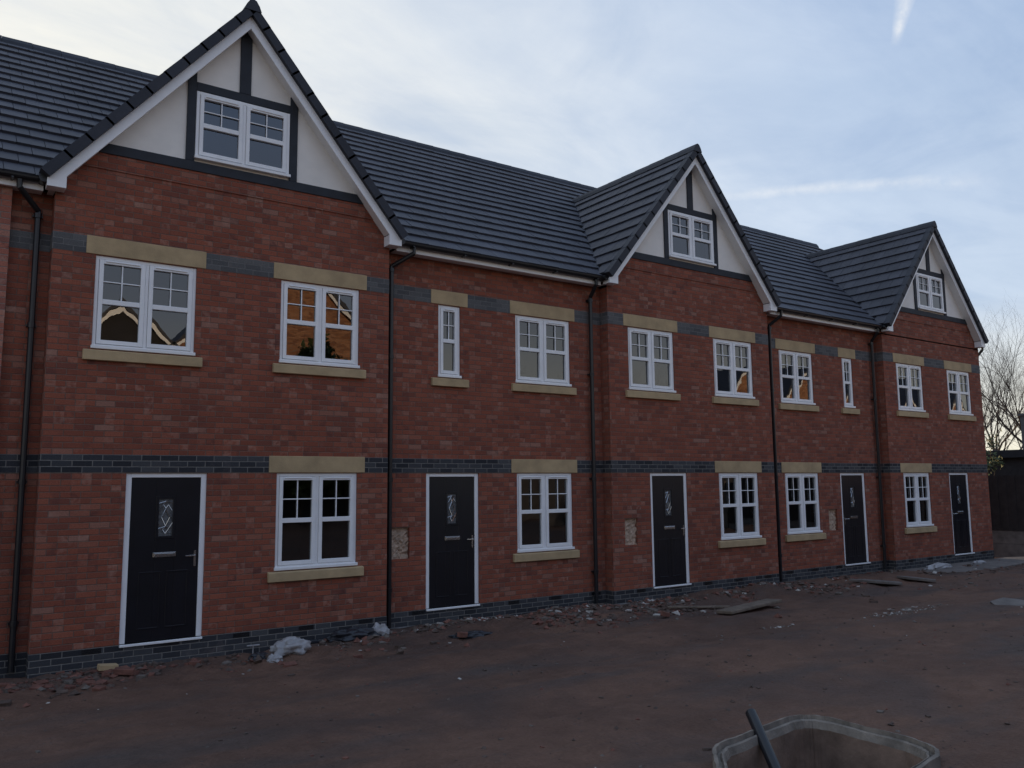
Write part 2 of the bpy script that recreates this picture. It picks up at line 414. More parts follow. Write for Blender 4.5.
def gable_roof(h, c):
    Y0 = -.27; cs = 1/math.sqrt(1+GS*GS)
    mb = MB(); yend = 4.2
    L = GH/cs; rows = 11; e = (L+.02)/rows
    for s in (-1, 1):
        up = (-s*cs, 0, GS*cs); n = (s*GS*cs, 0, cs)
        st = Vector((c+s*(GH+.02*cs), Y0+.14, GAP-GS*(GH+.02*cs)))
        tile_run(mb, st, (0,1,0), up, n, .33, e, int((yend-Y0)/.33)+1, rows, lambda p: p.z > mainz(p.y)-.12, trim=(0, 99))
        # deck
        o = .03; zt = lambda x: GAP-GS*abs(x-c)
        q = c+s*2.36
        yv = lambda z: max(.02, (z+.25-EAVE)/SL)
        V = [(c,-.17,GAP-.03),(q,-.17,zt(q)-.03),(q,.30,zt(q)-.03),(c,yv(GAP),GAP-.03)]
        V2 = [(x,y,z-.09) for x,y,z in V]
        F = [(0,1,2,3),(7,6,5,4),(0,4,5,1),(1,5,6,2),(2,6,7,3),(3,7,4,0)]
        if s > 0: F = [f[::-1] for f in F]
        mb.solid(V+V2, F)
    r = mb.build('gable_roof', 'roof_tile', h)
    # verge tiles, one stepped cap per course
    vg = MB()
    for s in (-1, 1):
        up = Vector((-s*cs, 0, GS*cs)); n = Vector((s*GS*cs, 0, cs)); st = Vector((c+s*(GH+.03*cs), 0, GAP-GS*(GH+.03*cs)))
        for i in range(rows):
            a = i*e-.012; b = (i+1)*e+.02
            if i == rows-1: b = (i+1)*e-.01
            def P(u_, y, k): return st+up*u_+n*k+Vector((0,y,0))
            V = [P(a,Y0,-.095),P(b,Y0,-.095),P(b,Y0+.155,-.095),P(a,Y0+.155,-.095),P(a,Y0,.031),P(b,Y0,.026),P(b,Y0+.155,.026),P(a,Y0+.155,.031)]
            vg.solid(V, [(0,3,2,1),(4,5,6,7),(0,1,5,4),(1,2,6,5),(2,3,7,6),(3,0,4,7)])
    vg.build('verge_tile', 'ridge_tile', r)
    # ridge tiles
    rg = MB(); y = Y0-.01; ye = (GAP+.06-EAVE)/SL+.05
    while y < ye:
        y2 = min(y+.45, ye)
        sec = [(-.12,-.11),(-.09,-.03),(-.045,.040),(0,.060),(.045,.040),(.09,-.03),(.12,-.11)]
        V = [(c+a_,y,GAP+b_+.02) for a_,b_ in sec]+[(c+a_,y2-.006,GAP+b_+.026) for a_,b_ in sec]
        nn = len(sec); rg.solid(V, [(i,nn+i,nn+i+1,i+1) for i in range(nn-1)]+[tuple(range(nn)), tuple(range(2*nn-1,nn-1,-1))])
        y = y2
        if ye-y < .06: break
    rg.build('ridge', 'ridge_tile', r)
    # valley strips
    vl = MB()
    for s in (-1, 1):
        zf = GAP-GS*GH+.02; p0 = (c+s*(GH-.02), (zf-EAVE)/SL, zf+.03); p1 = (c, (GAP-EAVE)/SL, GAP+.02)
        vl.tube([p0, p1], .018, 5)
    vl.build('valley', 'ridge_tile', r)
    # barge boards with boxed ends, soffits
    bb = MB(); ab = GAP-.13; dp = .20; hw = GH-.03
    zb = lambda x: ab-GS*abs(x-c)
    for s in (-1, 1):
        x_o = c+s*hw; foot = zb(x_o)
        poly = [(c, ab), (x_o, foot), (x_o, foot-.10), (x_o-s*.21, foot-.10), (x_o-s*.21, zb(x_o-s*.21)-dp), (c, ab-dp)]
        bb.prism(poly, -.20, -.175)
        # soffit
        xa = x_o-s*.20; t = .012
        zs = lambda x: zb(x)-dp+.03
        V = [(c,-.174,zs(c)),(xa,-.174,zs(xa)),(xa,.03,zs(xa)),(c,.03,zs(c))]; V2 = [(x,y,z+t) for x,y,z in V]
        F = [(0,3,2,1),(4,5,6,7),(0,1,5,4),(1,2,6,5),(2,3,7,6),(3,0,4,7)]
        if s < 0: F = [f[::-1] for f in F]
        bb.solid(V+V2, F)
        # boxed end
        bb.prism([(x_o-s*.001,foot-.0985),(x_o-s*.001,foot-.01),(x_o-s*.209,foot+.06),(x_o-s*.209,foot-.0985)], -.1745, -.0025)
    bb.build('barge_board', 'upvc', h, bevel=.004)
    return r

def gutter_run(h, x0, x1, fascia=True):
    f = MB(); f.box(x0, x1, .015, .04, EAVE-.175, EAVE-.02); f.box(x0, x1, .042, DEP-.002, EAVE-.165, EAVE-.153)
    f.build('fascia', 'upvc', h, bevel=.003)
    g = MB(); n = 8; yc = -.05; zc = EAVE-.045; R = .058; V = []; F = []
    for k in range(n+1):
        t = math.pi+math.pi*k/n
        for x in (x0, x1): V.append((x, yc+R*math.cos(t), zc+R*math.sin(t)))
    for k in range(n+1):
        t = math.pi+math.pi*k/n
        for x in (x0, x1): V.append((x, yc+(R-.005)*math.cos(t), zc+(R-.005)*math.sin(t)))
    o = 2*(n+1)
    for k in range(n):
        F.append((2*k,2*k+1,2*k+3,2*k+2)); F.append((o+2*k,o+2*k+2,o+2*k+3,o+2*k+1))
    F.append((0,o,o+1,1)); F.append((2*n,2*n+1,o+2*n+1,o+2*n))
    g.solid(V, F)
    x = x0+.25
    while x < x1: g.box(x-.012, x+.012, yc-R-.006, .014, zc-R-.008, zc-R+.012); x += .95
    g.build('gutter', 'black_plastic', h)

def downpipe(h, xg, xp, yw, zb=-.2, tilt=0):
    """outlet under the gutter, swan neck back to the wall, pipe, brackets, shoe"""
    r = .036; y = yw-.07; m = MB()
    m.tube([(xg,-.05,EAVE-.10),(xg,-.05,EAVE-.19),(xp,y,EAVE-.40),(xp,y,EAVE-.5),(xp,y,zb)], r, 10)
    for z in (EAVE-.46, 3.9, 2.0, .35): m.tube([(xp,y,z-.03),(xp,y,z+.03)], .046, 10); m.box(xp-.055, xp+.055, y+.012, yw-.001, z-.014, z+.014)
    m.build('downpipe', 'black_plastic', h)

def bands(h, x0, x1, yf, wl, dr, ends=(0,0)):
    """blue brick courses between the lintels"""
    for z, ops, nm in ((2.106, [(a-.115, b+.115) for a, b in wl['g']], 'g'), (4.856, [(a-o, b+o) for a, b, o in wl['u']], 'u')):
        xs = [x0]+[v for o in sorted(ops) for v in o]+[x1]; m = MB()
        for i in range(0, len(xs), 2):
            if xs[i+1]-xs[i] > .01:
                m = MB(); m.box(xs[i], xs[i+1], yf-.004, yf+.05, z, z+.225)
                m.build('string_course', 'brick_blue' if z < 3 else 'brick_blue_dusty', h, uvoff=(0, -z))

def shell(h, x0, x1, yf):
    """party walls, rear wall, floors: what is faintly seen through the panes"""
    m = MB(); yb = 9.8
    m.box(x0+.002, x0+.12, yf+.26, yb, -.5, 5.5); m.box(x1-.12, x1-.002, yf+.26, yb, -.5, 5.5)
    m.box(x0+.121, x1-.121, yb-.12, yb-.002, -.5, 5.5)
    m.box(x0+.121, x1-.121, yf+.26, yb-.121, -.3, -.05); m.box(x0+.121, x1-.121, yf+.26, yb-.121, 2.35, 2.6)
    m.box(x0+.121, x1-.121, yf+.26, yb-.121, 5.2, 5.42)
    m.box(x0+.121, x1-.121, yf+3.2, yf+3.3, -.05, 2.35); m.box(x0+.121, x1-.121, yf+3.2, yf+3.3, 2.6, 5.2)
    m.build('inner_wall', 'plaster', h)
    b = MB(); b.box(x0, x1, yb+.002, yb+.25, -.5, EAVE-.3); b.build('rear_wall', 'brick', h)

def plinth(h, x0, x1, yf, footing=()):
    p = MB(); p.box(x0, x1, yf-.006, yf+.2, -.30, 0-.001); p.build('plinth', 'brick_blue', h)
    x = x0+.55
    while x < x1-.3:
        q = MB(); q.box(x, x+.215, yf-.009, yf+.01, -.070, -.008)
        for k in range(3): q.box(x+.012, x+.203, yf-.013, yf-.0095, -.064+.02*k, -.055+.02*k)
        q.build('air_brick', 'black_plastic', h); x += .9
    for a, b in footing:
        q = MB(); q.slab([(a, yf-.09), (b, yf-.05), (b, yf+.1), (a, yf+.1)], -.6, -.22); q.build('footing', 'concrete', h, bevel=.01)

def meter_hole(h, x0, x1, yf):
    """hole left in the brickwork for a meter box, back filled with rough mortar"""
    m = MB(); nx, nz = 9, 13
    P = lambda i, j: (x0+(x1-x0)*i/nx, yf+.05+random.uniform(-.015,.025), .79+.48*j/nz)
    G = [[P(i,j) for j in range(nz+1)] for i in range(nx+1)]
    for i in range(nx):
        for j in range(nz): m.face([G[i][j],G[i+1][j],G[i+1][j+1],G[i][j+1]])
    m.build('meter_recess', 'mortar_patch', h)

WW = 1.21; NW = .42; DW = .99
ZGB, ZGT, ZUB, ZUT = .765, 2.1, 3.65, 4.85

def gable_bay(h, x0, x1, c, dx, gx, ux, hinge_left, meter=None, footing=()):
    yf = 0.
    holes = [(dx, dx+DW, -.032, ZGT), (gx, gx+WW, ZGB, ZGT)]+[(u, u+w, ZUB, ZUT) for u, w in ux]
    if meter: holes.append((meter[0], meter[1], .79, 1.27))
    w = MB(); wall_grid(w, x0, x1, -.5, 5.55, holes, yf)
    zt = lambda x: GAP-.13-.20+.03-GS*abs(x-c)
    w.prism([(x0,5.55),(x1,5.55),(x1,min(6.0,zt(x1))),(c+(zt(c)-5.98)/GS,5.98),(c-(zt(c)-5.98)/GS,5.98),(x0,min(6.,zt(x0)))], yf, yf+.25)
    hw = lambda z: (zt(c)-z)/GS
    w.prism([(c-hw(5.981),5.981),(c+hw(5.981),5.981),(c+hw(6.19),6.19),(c-hw(6.19),6.19)], yf-.014, yf+.25)   # oversailing courses
    w.face([(x0,yf,-.5),(x0,yf,5.6),(x0,yf+DEP+.1,5.6),(x0,yf+DEP+.1,-.5)]); w.face([(x1,yf,-.5),(x1,yf+DEP+.1,-.5),(x1,yf+DEP+.1,5.6),(x1,yf,5.6)])
    w.build('wall', 'brick', h)
    # returns carry the blue courses round the corner
    for z, zt_, k in ((2.1065, 2.3305, .004), (4.8565, 5.0805, .004), (-.30, -.0015, .006)):
        for xa, xb in ((x0-k, x0+.05), (x1-.05, x1+k)):
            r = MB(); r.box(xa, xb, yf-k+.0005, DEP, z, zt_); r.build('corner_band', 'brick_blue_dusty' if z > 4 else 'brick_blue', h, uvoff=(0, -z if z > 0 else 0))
    bands(h, x0+.0, x1, yf, {'g': [(gx, gx+WW)], 'u': [(u, u+w_, .115) for u, w_ in ux]}, dx)
    plinth(h, x0, x1, yf, footing)
    shell(h, x0, x1, yf)
    if meter: meter_hole(h, meter[0], meter[1], yf)
    door(h, dx, dx+DW, yf, hinge_left); window(h, gx, gx+WW, ZGB, ZGT, yf)
    for u, w_ in ux: window(h, u, u+w_, ZUB, ZUT, yf)
    # rendered gable with applied timbers
    a, b, z0, z1 = c-.665, c+.665, 6.36, 7.34
    g = MB(); Z = lambda z: (zt(c)-z)/GS
    g.prism([(c-Z(6.191),6.191),(a,6.191),(a,zt(a)),(a-.001,zt(a-.001))], .0, .2)
    g.prism([(c+Z(6.191),6.191),(b,6.191),(b,zt(b))], .0, .2)
    g.prism([(a,z1),(b,z1),(b,zt(b)),(c,zt(c)),(a,zt(a))], .0, .2); g.box(a, b, .0, .2, 6.191, z0)
    g.build('gable_wall', 'render', h)
    t = MB(); t.prism([(c-Z(6.19),6.19),(c+Z(6.19),6.19),(c+Z(6.325),6.325),(c-Z(6.325),6.325)], -.032, -.001); t.build('tie_beam', 'timber', h, bevel=.004)
    for q in (a-.115, b+.0):
        t = MB(); zz0 = zt(q) if q > c else zt(q); zz1 = zt(q+.115)
        t.prism([(q,6.3255),(q+.115,6.3255),(q+.115,zz1),(q,zz0)], -.028, -.001); t.build('timber_post', 'timber', h, bevel=.004)
    t = MB(); t.box(a+.0005, b-.0005, -.028, -.001, 7.345, 7.465); t.build('timber_rail', 'timber', h, bevel=.004)
    t = MB(); t.prism([(c-.08,7.4655),(c+.08,7.4655),(c+.08,zt(c+.08)),(c,zt(c)),(c-.08,zt(c-.08))], -.028, -.001); t.build('timber_post', 'timber', h, bevel=.004)
    window(h, a+.005, b-.005, z0, z1, -.045, sill=False, lintel=False)
    gable_roof(h, c); main_roof(h, x0, x1)
    # eaves returns along the bay's sides
    for s in (-1, 1):
        e = MB(); gt = MB()
        xo = c+s*(GH-.05); xa, xb = sorted((xo, xo-s*.02))
        e.box(xa, xb, -.17, .012, EAVE-.155, EAVE-.02); xa, xb = sorted((xo-s*.021, c+s*(x1-x0)/2)); e.box(xa, xb, -.0015, DEP, EAVE-.150, EAVE-.14)
        xg = xo+s*.055; gt.tube([(xg,-.16,EAVE-.06),(xg,.02,EAVE-.06)], .05, 10)
        e.build('fascia', 'upvc', h); gt.build('gutter', 'black_plastic', h)

def recess_bay(h, x0, x1, dx, gx, ux, nx, hinge_left, meter=None, footing=(), xr=None):
    yf = DEP
    holes = [(dx, dx+DW, -.032, ZGT), (gx, gx+WW, ZGB, ZGT), (ux, ux+WW, ZUB, ZUT), (nx, nx+NW, ZUB, ZUT)]
    if meter: holes.append((meter[0], meter[1], .79, 1.27))
    w = MB(); wall_grid(w, x0, x1, -.5, EAVE-.12, holes, yf); w.build('wall', 'brick', h)
    bands(h, x0, x1, yf, {'g': [(gx, gx+WW)], 'u': [(ux, ux+WW, .115), (nx, nx+NW, .14)]}, dx)
    plinth(h, x0, x1, yf, footing); shell(h, x0, x1, yf)
    if meter: meter_hole(h, meter[0], meter[1], yf)
    door(h, dx, dx+DW, yf, hinge_left); window(h, gx, gx+WW, ZGB, ZGT, yf)
    window(h, ux, ux+WW, ZUB, ZUT, yf); window(h, nx, nx+NW, ZUB, ZUT, yf, narrow=True)
    main_roof(h, x0, x1); gutter_run(h, x0+.13, x1-.13)

G_ = 'houses of the new brick terrace'
A0, A1, B0, B1, C0, C1 = 1.12, 5.71, 10.20, 14.82, 19.24, 24.04
h = thing('terraced_house', 'nearest gabled red brick house, a white plastic sack lying before its ground floor window', 'house', (3.4, 5, -.22), G_)
gable_bay(h, A0, A1, CENT[0], 2.08, 4.01, [(1.61, 1.235), (4.01, WW)], True)
h = thing('terraced_house', 'flat fronted brick house between the nearest and the middle gable, narrow window above its door', 'house', (8, 5, -.22), G_)
recess_bay(h, A1, B0, 6.50, 8.26, 8.26, 6.72, True, (5.89, 6.21), [(5.75, 6.55)])
downpipe(h, 6.12, 5.83, DEP); downpipe(h, 9.9, 9.92, DEP)
h = thing('terraced_house', 'gabled red brick house in the middle, behind the dark plank lying on the earth', 'house', (12.5, 5, -.22), G_)
gable_bay(h, B0, B1, CENT[1], 11.17, 13.08, [(10.70, WW), (13.06, WW)], True, (10.50, 10.82), [(10.25, 11.2), (13.6, 14.8)])
h = thing('terraced_house', 'flat fronted brick house between the middle and the farthest gable, narrow window above its door', 'house', (17, 5, -.22), G_)
recess_bay(h, B1, C0, 17.52, 15.48, 15.47, 17.84, False, (17.0, 17.33))
downpipe(h, 15.25, 15.085, DEP); downpipe(h, 19.0, 19.03, DEP)
h = thing('terraced_house', 'farthest gabled red brick house at the end of the terrace, beside the dark fence', 'house', (21.6, 5, -.22), G_)
gable_bay(h, C0, C1, CENT[2], 21.98, 19.81, [(19.79, WW), (22.23, WW)], False)
e = MB(); e.box(C1-.001, C1+.0, .3, 9.8, -.5, 5.5)
e = MB(); V = [(C1,.25,-.5),(C1,9.8,-.5),(C1,9.8,EAVE-.15),(C1,RIDGE_Y,RIDGE_Z-.14),(C1,.25,mainz(.25)-.14)]; V2 = [(x+.25*0-.25,y,z) for x,y,z in V]
e.solid(V+V2, [(0,1,2,3,4),(9,8,7,6,5)]+[(i,5+i,5+(i+1)%5,(i+1)%5) for i in range(5)]); e.build('end_wall', 'brick', h)
m = MB(); m.tube([(C1+.12,-.06,EAVE-.10),(C1+.12,-.06,EAVE-.2),(C1+.05,.10,EAVE-.42),(C1+.05,.10,EAVE-.5),(C1+.05,.10,-.2)], .036, 10); m.build('downpipe', 'black_plastic', h)
# the neighbour cut by the left edge
h = thing('terraced_house', 'brick house cut off by the left edge, only a strip of wall and downpipe showing', 'house', (-1.5, 5, -.22), G_)
NX = .67
w = MB(); wall_grid(w, NX, A0, -.5, EAVE-.12, [], DEP); w.build('wall', 'brick', h)
w = MB(); wall_grid(w, -3.4, NX, -.5, EAVE-.16, [(-2.4,-2.4+WW,ZGB,ZGT),(-2.4,-2.4+WW,ZUB,ZUT),(-.6,-.6+DW,-.032,ZGT)], .10)
w.face([(NX,.10,-.5),(NX,DEP+.1,-.5),(NX,DEP+.1,EAVE-.16),(NX,.10,EAVE-.16)]); w.face([(-3.4,.10,-.5),(-3.4,.10,5.5),(-3.4,.4,5.5),(-3.4,.4,-.5)]); w.build('bay_wall', 'brick_pale', h)
window(h, -2.4, -2.4+WW, ZGB, ZGT, .10); window(h, -2.4, -2.4+WW, ZUB, ZUT, .10); door(h, -.6, -.6+DW, .10, True)
bands(h, NX, A0, DEP, {'g': [], 'u': []}, 0); plinth(h, NX, A0, DEP); plinth(h, -3.4, NX, .10); shell(h, -3.4, A0, DEP)
main_roof(h, -3.4, A0); gutter_run(h, -3.4, A0-.13); downpipe(h, .73, .96, DEP)
e = MB(); V = [(-3.4,.25,-.5),(-3.4,9.8,-.5),(-3.4,9.8,EAVE-.15),(-3.4,RIDGE_Y,RIDGE_Z-.14),(-3.4,.25,mainz(.25)-.14)]; V2 = [(x+.1,y,z) for x,y,z in V]
e.solid(V+V2, [(4,3,2,1,0),(5,6,7,8,9)]+[(i,(i+1)%5,5+(i+1)%5,5+i) for i in range(5)]); e.build('end_wall', 'brick', h)

# ------------------------------------------------------------------ ground
_T = {}
def vnoise(x, y, s, seed):
    if seed not in _T: _T[seed] = np.random.default_rng(seed).random((256, 256))
    r = _T[seed]; X = x/s+1000.37; Y = y/s+1000.11
    i = np.floor(X).astype(int); j = np.floor(Y).astype(int); u = X-i; v = Y-j; u = u*u*(3-2*u); v = v*v*(3-2*v)
    g = lambda a, b: r[a % 256, b % 256]
    return (g(i,j)*(1-u)+g(i+1,j)*u)*(1-v)+(g(i,j+1)*(1-u)+g(i+1,j+1)*u)*v
def gz(x, y):
    x = np.asarray(x, float); y = np.asarray(y, float)
    d = np.clip(-y-1.2, 0, 8)
    z = -.25+.047*d
    far = np.clip((np.hypot(x-8, y+5)-30)/20, 0, 1)
    rough = np.exp(-((np.clip(-y, 0, None)-.9)/1.1)**2)
    z = z+(vnoise(x,y,2.3,1)-.5)*.07*(1-far)+(vnoise(x,y,.7,2)-.5)*.035*(1-far)+(vnoise(x,y,.23,3)-.5)*(.014+.05*rough)*(1-far)+(vnoise(x,y,.09,5)-.5)*(.010+.03*rough)*(1-far)
    z = z+rough*.05*vnoise(x,y,1.3,4)
    z = z+.20*np.exp(-((x-8.2)/2.2)**2-((y+.55)/.55)**2)*vnoise(x,y,.9,11)+.22*np.exp(-((x-13)/2.6)**2-((y+.8)/.6)**2)*vnoise(x,y,.8,12)+.14*np.exp(-((x-17.5)/2)**2-((y+1.0)/.6)**2)*vnoise(x,y,.8,13)
    n1 = vnoise(x,y,.33,14); z = z-(.05*np.clip(n1-.62,0,1)+.0)*(1-far)
    # wheel ruts running along the terrace
    for yc, a in ((-3.4,.06),(-5.2,.055),(-6.6,.035),(-4.1,.02)):
        z = z-a*np.exp(-((y-yc-.06*(x-8)*.5)/.28)**2)*(.4+vnoise(x,y,1.9,7))*(1-far)
    z = z-.14*np.clip((x-20)/5, 0, 1)*np.clip((y+3.0)/3, 0, 1)
    z = np.where(y > .15, -.45, z)
    return z
RING = [(4.48,-7.35),(5.54,-7.19),(5.73,-7.34),(5.72,-8.15),(5.57,-8.36),(4.62,-8.52),(4.10,-8.20),(4.11,-7.72)]
def in_poly(x, y, poly):
    ins = False; n = len(poly)
    for i in range(n):
        x1, y1 = poly[i]; x2, y2 = poly[(i+1) % n]
        if (y1 > y) != (y2 > y) and x < (x2-x1)*(y-y1)/(y2-y1)+x1: ins = not ins
    return ins
def inset(poly, d):
    cx = sum(p[0] for p in poly)/len(poly); cy = sum(p[1] for p in poly)/len(poly); out = []; n = len(poly)
    for i in range(n):
        a, b, c = Vector(poly[i-1]), Vector(poly[i]), Vector(poly[(i+1) % n])
        e1 = (b-a).normalized(); e2 = (c-b).normalized(); n1 = Vector((-e1.y, e1.x)); n2 = Vector((-e2.y, e2.x))
        if n1.dot(Vector((cx,cy))-b) < 0: n1 = -n1
        if n2.dot(Vector((cx,cy))-b) < 0: n2 = -n2
        k = (n1+n2); k = k/(k.dot(n1)); out.append(tuple(b+k*d))
    return out
def axis(fine0, fine1, step, dense, lo, hi, mult=1.22):
    xs = list(np.arange(fine0, fine1+1e-6, step)); a, b, st = dense
    xs = [x for x in xs if not a <= x <= b]+list(np.arange(a, b+1e-6, st))
    d = step; x = fine1
    while x < hi: d *= mult; x += d; xs.append(x)
    d = step; x = fine0
    while x > lo: d *= mult; x -= d; xs.append(x)
    return np.array(sorted(set(np.round(xs, 4))))
ax = axis(-2, 29, .085, (4.0, 5.8, .045), -1500, 1500); ay = axis(-11, .3, .065, (-8.6, -7.1, .045), -1500, 1500)
GX, GY = np.meshgrid(ax, ay, indexing='ij'); GZ = gz(GX, GY)
nx_, ny_ = GX.shape; idx = np.arange(nx_*ny_).reshape(nx_, ny_)
faces = np.stack([idx[:-1,:-1], idx[1:,:-1], idx[1:,1:], idx[:-1,1:]], -1)
cxm = (GX[:-1,:-1]+GX[1:,1:])/2; cym = (GY[:-1,:-1]+GY[1:,1:])/2
keep = np.ones(cxm.shape, bool); rin = inset(RING, .05)
for i, j in zip(*np.where((cxm > 3.9) & (cxm < 5.9) & (cym > -8.7) & (cym < -7))):
    if in_poly(cxm[i,j], cym[i,j], rin): keep[i,j] = False
me = bpy.data.meshes.new('ground'); me.from_pydata(np.stack([GX.ravel(), GY.ravel(), GZ.ravel()], -1).tolist(), [], faces[keep].tolist())
me.materials.append(MATS['earth']); me.polygons.foreach_set('use_smooth', [True]*len(me.polygons)); me.update()
g = bpy.data.objects.new('ground', me); COL.objects.link(g); g['kind'] = 'structure'; g['label'] = 'bare churned brown earth of the building site'
gzf = lambda x, y: float(gz(x, y))

# concrete hardstanding by the far door
sl = MB(); sl.slab([(18.9,-.55),(19.9,-1.30),(23.9,-1.02),(25.6,-.55),(24.6,-.06),(19.4,-.06)], -.40, -.215)
o = sl.build('concrete_slab', 'concrete_dark', None, (22,-.6,-.40), bevel=.02)
tag(o, 'low dark concrete slab on the ground before the farthest door', 'concrete slab')

# ------------------------------------------------------------------ inspection chamber
ch = thing('inspection_chamber', 'open octagonal concrete manhole chamber sunk in the earth in the foreground', 'manhole', (4.9,-7.85,-.1))
def ringband(mb, o, i, zo, zi, m=0):
    n = len(o)
    for k in range(n):
        a, b = o[k], o[(k+1)%n]; c, d = i[(k+1)%n], i[k]
        w = lambda p, z: (p[0], p[1], z+(.007*(float(vnoise(np.array(p[0]),np.array(p[1]),.11,9))-.5)+.005*(float(vnoise(np.array(p[0]),np.array(p[1]),.03,8))-.5) if z > -.2 else 0))
        mb.face([w(a,zo),w(d,zi),w(c,zi),w(b,zo)], m)
def chaikin(P, n=1):
    for _ in range(n):
        Q = []
        for i in range(len(P)):
            a, b = Vector(P[i]), Vector(P[(i+1)%len(P)]); L = (b-a).length; t = min(.3, .07/L)
            Q += [tuple(a.lerp(b, t)), tuple(a.lerp(b, 1-t))]
        P = Q
    return P
def subdiv(poly, n=16):
    out = []
    for i in range(len(poly)):
        a = Vector(poly[i]); b = Vector(poly[(i+1)%len(poly)])
        for k in range(n): out.append(tuple(a.lerp(b, k/n)))
    return out
rs = [subdiv(chaikin(inset(RING, d), 1), 9) for d in (0, .0, .024, .030, .052, .058, .072, .088)]
rs = [[(x+random.uniform(-.004,.004), y+random.uniform(-.004,.004)) for x, y in r] for r in rs]
zz = [-.6, .145, .15, .105, .100, .128, .12, .07]
mb = MB()
for k in range(len(rs)-1): ringband(mb, rs[k], rs[k+1], zz[k], zz[k+1])
mb.build('rim', 'chamber', ch)
mb = MB(); ringband(mb, rs[-1], rs[-1], .07, -.45); 
mb.face([(x,y,-.45) for x,y in rs[-1]][::-1]); mb.build('shaft', 'chamber_inside', ch)
pk = MB()
P0, P1 = Vector((5.085,-7.19,.235)), Vector((4.60,-8.06,-.40))
pk.tube([P0, P0.lerp(P1,.5), P1], .040, 18)
o = pk.build('pipe', 'black_plastic', None, tuple(P1), bevel=.004); tag(o, 'black plastic pipe leaning out of the concrete manhole', 'pipe')

# ------------------------------------------------------------------ debris
def rock(mb, p, r, m=0, flat=.6, blocky=False):
    p = Vector(p); M = Matrix.Rotation(random.uniform(0,6.28),3,'Z') @ Matrix.Rotation(random.uniform(-.35,.35),3,'X')
    if blocky:
        a, b, c = r*random.uniform(.8,1.3), r*random.uniform(.5,.8), r*random.uniform(.3,.5)
        V = [Vector((sx*a*random.uniform(.75,1.1), sy*b*random.uniform(.75,1.1), sz*c*random.uniform(.8,1.1))) for sz in (-1,1) for sx,sy in ((-1,-1),(1,-1),(1,1),(-1,1))]
        mb.solid([p+M@v for v in V], [(0,3,2,1),(4,5,6,7),(0,1,5,4),(1,2,6,5),(2,3,7,6),(3,0,4,7)], m)
    else:
        V = [Vector((0,0,1)),Vector((0,0,-1))]+[Vector((math.cos(t),math.sin(t),random.uniform(-.4,.4))) for t in (0,1.2,2.5,3.8,5.1)]
        V = [p+M@(Vector((v.x,v.y,v.z*flat))*r*random.uniform(.7,1.25)) for v in V]
        F = [(0,2+i,2+(i+1)%5) for i in range(5)]+[(1,2+(i+1)%5,2+i) for i in range(5)]
        mb.solid(V, F, m)
rb = MB()
def scat(n, fx, fy, rmin, rmax, wts, blocky=.4):
    for _ in range(n):
        x, y = fx(), fy(); r = rmin+(rmax-rmin)*random.random()**2.5
        if rmax > .045 and float(vnoise(np.array(x),np.array(y),.75,21)) < random.uniform(.38,.62): continue
        if in_poly(x, y, RING) or y > (.0 if A1 > x > A0 or B1 > x > B0 or x > C0 else .2): continue
        rock(rb, (x, y, gzf(x,y)+r*.12), r, random.choices(range(4), wts)[0], random.uniform(.35,.8), random.random() < blocky)
U = random.uniform; GA = random.gauss
scat(2600, lambda: U(0,24), lambda: -abs(GA(.15,.65)), .008, .075, (3,6,2,.5))
scat(1300, lambda: U(0,26), lambda: -U(.2,10), .005, .022, (1,6,2,.18))
scat(900, lambda: U(6,11), lambda: -abs(GA(.4,.75)), .01, .07, (4,5,3,.7))
scat(420, lambda: GA(1.5,.55), lambda: -abs(GA(.35,.3)), .015, .075, (5,4,1,.15), .7)
scat(500, lambda: U(10.5,17), lambda: -abs(GA(.7,.7)), .01, .07, (4,5,2,.5))
scat(120, lambda: GA(7.4,.28), lambda: -abs(GA(.12,.10)), .012, .035, (0,0,1,5))
scat(160, lambda: GA(19.5,2), lambda: -abs(GA(2.4,.7)), .01, .05, (1,3,5,1))
scat(700, lambda: U(2,12), lambda: -U(3,9.5), .006, .03, (1,12,1,.1), .1)
scat(700, lambda: GA(8.3,1.3), lambda: -abs(GA(.6,.35)), .015, .07, (4,7,2,.4))
scat(900, lambda: GA(13.2,1.8), lambda: -abs(GA(.9,.45)), .015, .075, (4,7,2,.4))
scat(260, lambda: GA(12.7,.5), lambda: GA(-4.0,.14), .008, .03, (0,1,4,2))
scat(260, lambda: GA(15.3,1.0), lambda: GA(-5.6,.25), .008, .03, (0,1,4,1.5))
scat(22, lambda: GA(10.3,.12), lambda: GA(-3.45,.06), .01, .04, (0,0,2,4))
o = rb.build('rubble', ['rub_red','rub_brown','rub_grey','rub_white'], None, (10,-1,-.25))
tag(o, 'scattered brick and mortar rubble along the foot of the terrace', 'rubble', kind='stuff')

